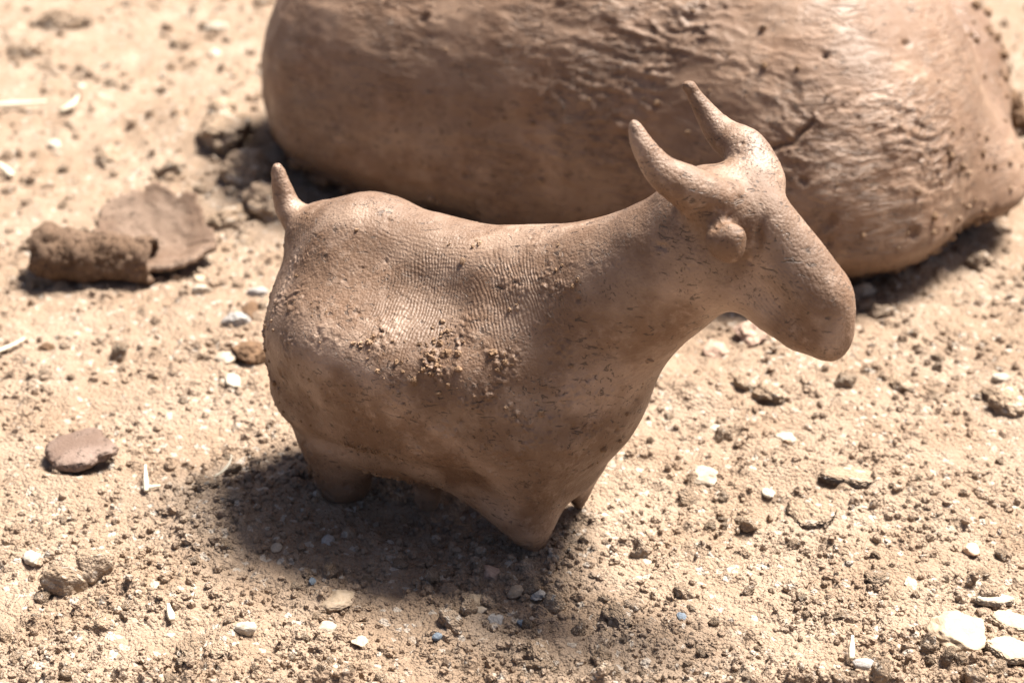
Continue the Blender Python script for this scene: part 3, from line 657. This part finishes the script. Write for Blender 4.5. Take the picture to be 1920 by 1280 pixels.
def straw(u, v, L, wd, yaw, lift, bend, label, curve=0.):
    x, y, z, cpp = on_ground(u, v); n = 14; t = np.linspace(-.5, .5, n); V = []; L *= cpp; wd *= cpp
    for k, s in enumerate(t):
        c = np.array([s * L, bend * L * (s * s - .08) * 2, .5 * wd + lift * (s + .5) * L]); r = wd * .5 * (.75 + .25 * math.cos(s * 5 + 1))
        for a in range(6): V.append(c + np.array([0, r * math.cos(a * math.pi / 3), r * .5 * math.sin(a * math.pi / 3)]))
    Fq = [[k * 6 + a, k * 6 + (a + 1) % 6, k * 6 + 6 + (a + 1) % 6, k * 6 + 6 + a] for k in range(n - 1) for a in range(6)]
    Fq += [[0, 3, 2, 1], [0, 5, 4, 3], [n * 6 - 6, n * 6 - 5, n * 6 - 4, n * 6 - 3], [n * 6 - 6, n * 6 - 3, n * 6 - 2, n * 6 - 1]]
    o = link('straw', mesh_from('straw', np.array(V), np.array(Fq)), M['straw'], None, label, 'straw', 'bits of straw on the soil')
    o.location = (x * CM, y * CM, (z + .03) * CM); o.rotation_euler = (0, 0, yaw)
straw(275, 912, 60, 11, 1.75, .35, .0, 'upright white straw piece crossing a second one left of the goat')
straw(284, 920, 34, 13, .15, .05, .0, 'short white straw lying level under an upright piece')
straw(424, 888, 56, 8, 1.1, .3, .3, 'thin curved white straw left of the rear foot')
straw(136, 212, 50, 16, 1.1, .3, .35, 'thick curved white straw blurred in the upper left')
straw(320, 1158, 44, 15, 1.9, .15, .0, 'pale husk on sunny soil right of the two pale clods')
straw(1596, 1228, 46, 13, 1.4, .4, .0, 'cream straw stub standing behind a grey-white pebble')
straw(18, 660, 70, 12, .8, .1, .1, 'white straw at the left edge above the clay chip')
straw(40, 208, 90, 18, .1, .05, .05, 'blurred pale straw at the left edge, upper left')
straw(12, 330, 60, 16, 2.2, .1, .05, 'blurred pale straw at the left edge beside the clay shaving')

# ------------------------------------------------------------------ loose crumbs of soil: the larger ones singly, the rest as one mass
protos = [lump_mesh('soil_crumb', 200 + k, 3, .5, 3, .18) for k in range(14)]
for p in protos: p.materials.append(M['clod'])
def clear_spot(x, y, r=0):
    gxl = x * math.cos(-GY0) - y * math.sin(-GY0); gyl = x * math.sin(-GY0) + y * math.cos(-GY0)
    if -3.3 < gxl < 3.1 and -1.6 < gyl < 1.6 and r > .1: return False
    return not (((x - 4.5) / 9.5) ** 2 + ((y - 17.5) / 5) ** 2 < 1)
made = 0
while made < 270:
    x, y = rand_ground(1, .5); x, y = float(x[0]), float(y[0])
    r = (.075 + .13 * rng.random() ** 2.2) * (1 + .035 * max(y, 0))
    i = min(np.searchsorted(GX, x), len(GX) - 1); j = min(np.searchsorted(GY, y), len(GY) - 1)
    if not clear_spot(x, y, r) or dens[i, j] + .3 * rng.normal() < -.05: continue
    if y > 8: zone = ('small blurred soil crumb on the far ground left of the clay lump', 'soil crumbs far left') if x < 0 else ('small soil crumb on the ground by the right end of the clay lump', 'soil crumbs by the clay lump')
    elif x < -3.5: zone = ('small loose soil crumb on sunny ground between clay chip and goat', 'soil crumbs left of the goat') if y > 0 else ('small loose soil crumb in the lower left foreground', 'soil crumbs lower left')
    elif x < 3: zone = ('small loose soil crumb on the ground in front of the goat feet', 'soil crumbs in front of the goat') if y < -1 else None
    else: zone = ('small loose soil crumb on sunny ground below the goat head', 'soil crumbs below the goat head') if y > 1.5 else ('small loose soil crumb in the lower right foreground', 'soil crumbs lower right')
    if zone is None: continue
    o = link('soil_crumb', protos[made % 14], None, None, zone[0], 'soil crumb', zone[1])
    o.scale = r * (.75 + .6 * rng.random(3)); o.rotation_euler = rng.random(3) * 6.28; o.location = (x * CM, y * CM, (gh(x, y) + r * .25) * CM); made += 1
xs, ys = rand_ground(52000, .42); cc = {0: [], 1: []}; cr_ = {0: [], 1: []}
for x, y in zip(xs, ys):
    i = min(np.searchsorted(GX, x), len(GX) - 1); j = min(np.searchsorted(GY, y), len(GY) - 1)
    if y > 14 and rng.random() < .5: continue
    r = (.014 + .075 * rng.random() ** 5) * (1 + .04 * max(y, 0))
    if 1.6 * dens[i, j] + .3 * rng.normal() < -.08 or not clear_spot(x, y): continue
    k = 1 if r > .034 * (1 + .04 * max(y, 0)) else 0
    cc[k].append((x, y, gh(x, y) + r * .25)); cr_[k].append(r)
for (u0, v0, su, sv, n_) in ((520, 900, 90, 45, 130), (850, 1060, 130, 35, 150), (400, 960, 80, 40, 80), (1080, 1030, 60, 30, 50), (300, 1010, 70, 40, 60), (1640, 980, 90, 40, 90), (480, 380, 60, 60, 60)):
    for _ in range(n_):
        x, y, z, _c = on_ground(u0 + su * rng.normal(), v0 + sv * rng.normal()); r = (.035 + .075 * rng.random() ** 2) * (1 + .03 * max(y, 0))
        cc[1].append((x, y, z + r * .35)); cr_[1].append(r)
bv0, bf0 = blob_cloud(np.array(cc[0]), cr_[0], 0, 9, .4); bv, bf = blob_cloud(np.array(cc[1]), cr_[1], 1, 10, .5)
link('grit', mesh_from('grit', np.concatenate([bv, bv0]), np.concatenate([bf, bf0 + len(bv)]), smooth_=False), M['soil'], None, 'fine loose grit and soil crumbs strewn over the ground', 'grit', None, 'stuff')
print('CRUMBS', len(cc[0]), len(cc[1]), 'TRIS', sum(sum(len(p.vertices) - 2 for p in o.data.polygons) for o in sc.objects if o.type == 'MESH' and o.data.users == 1))
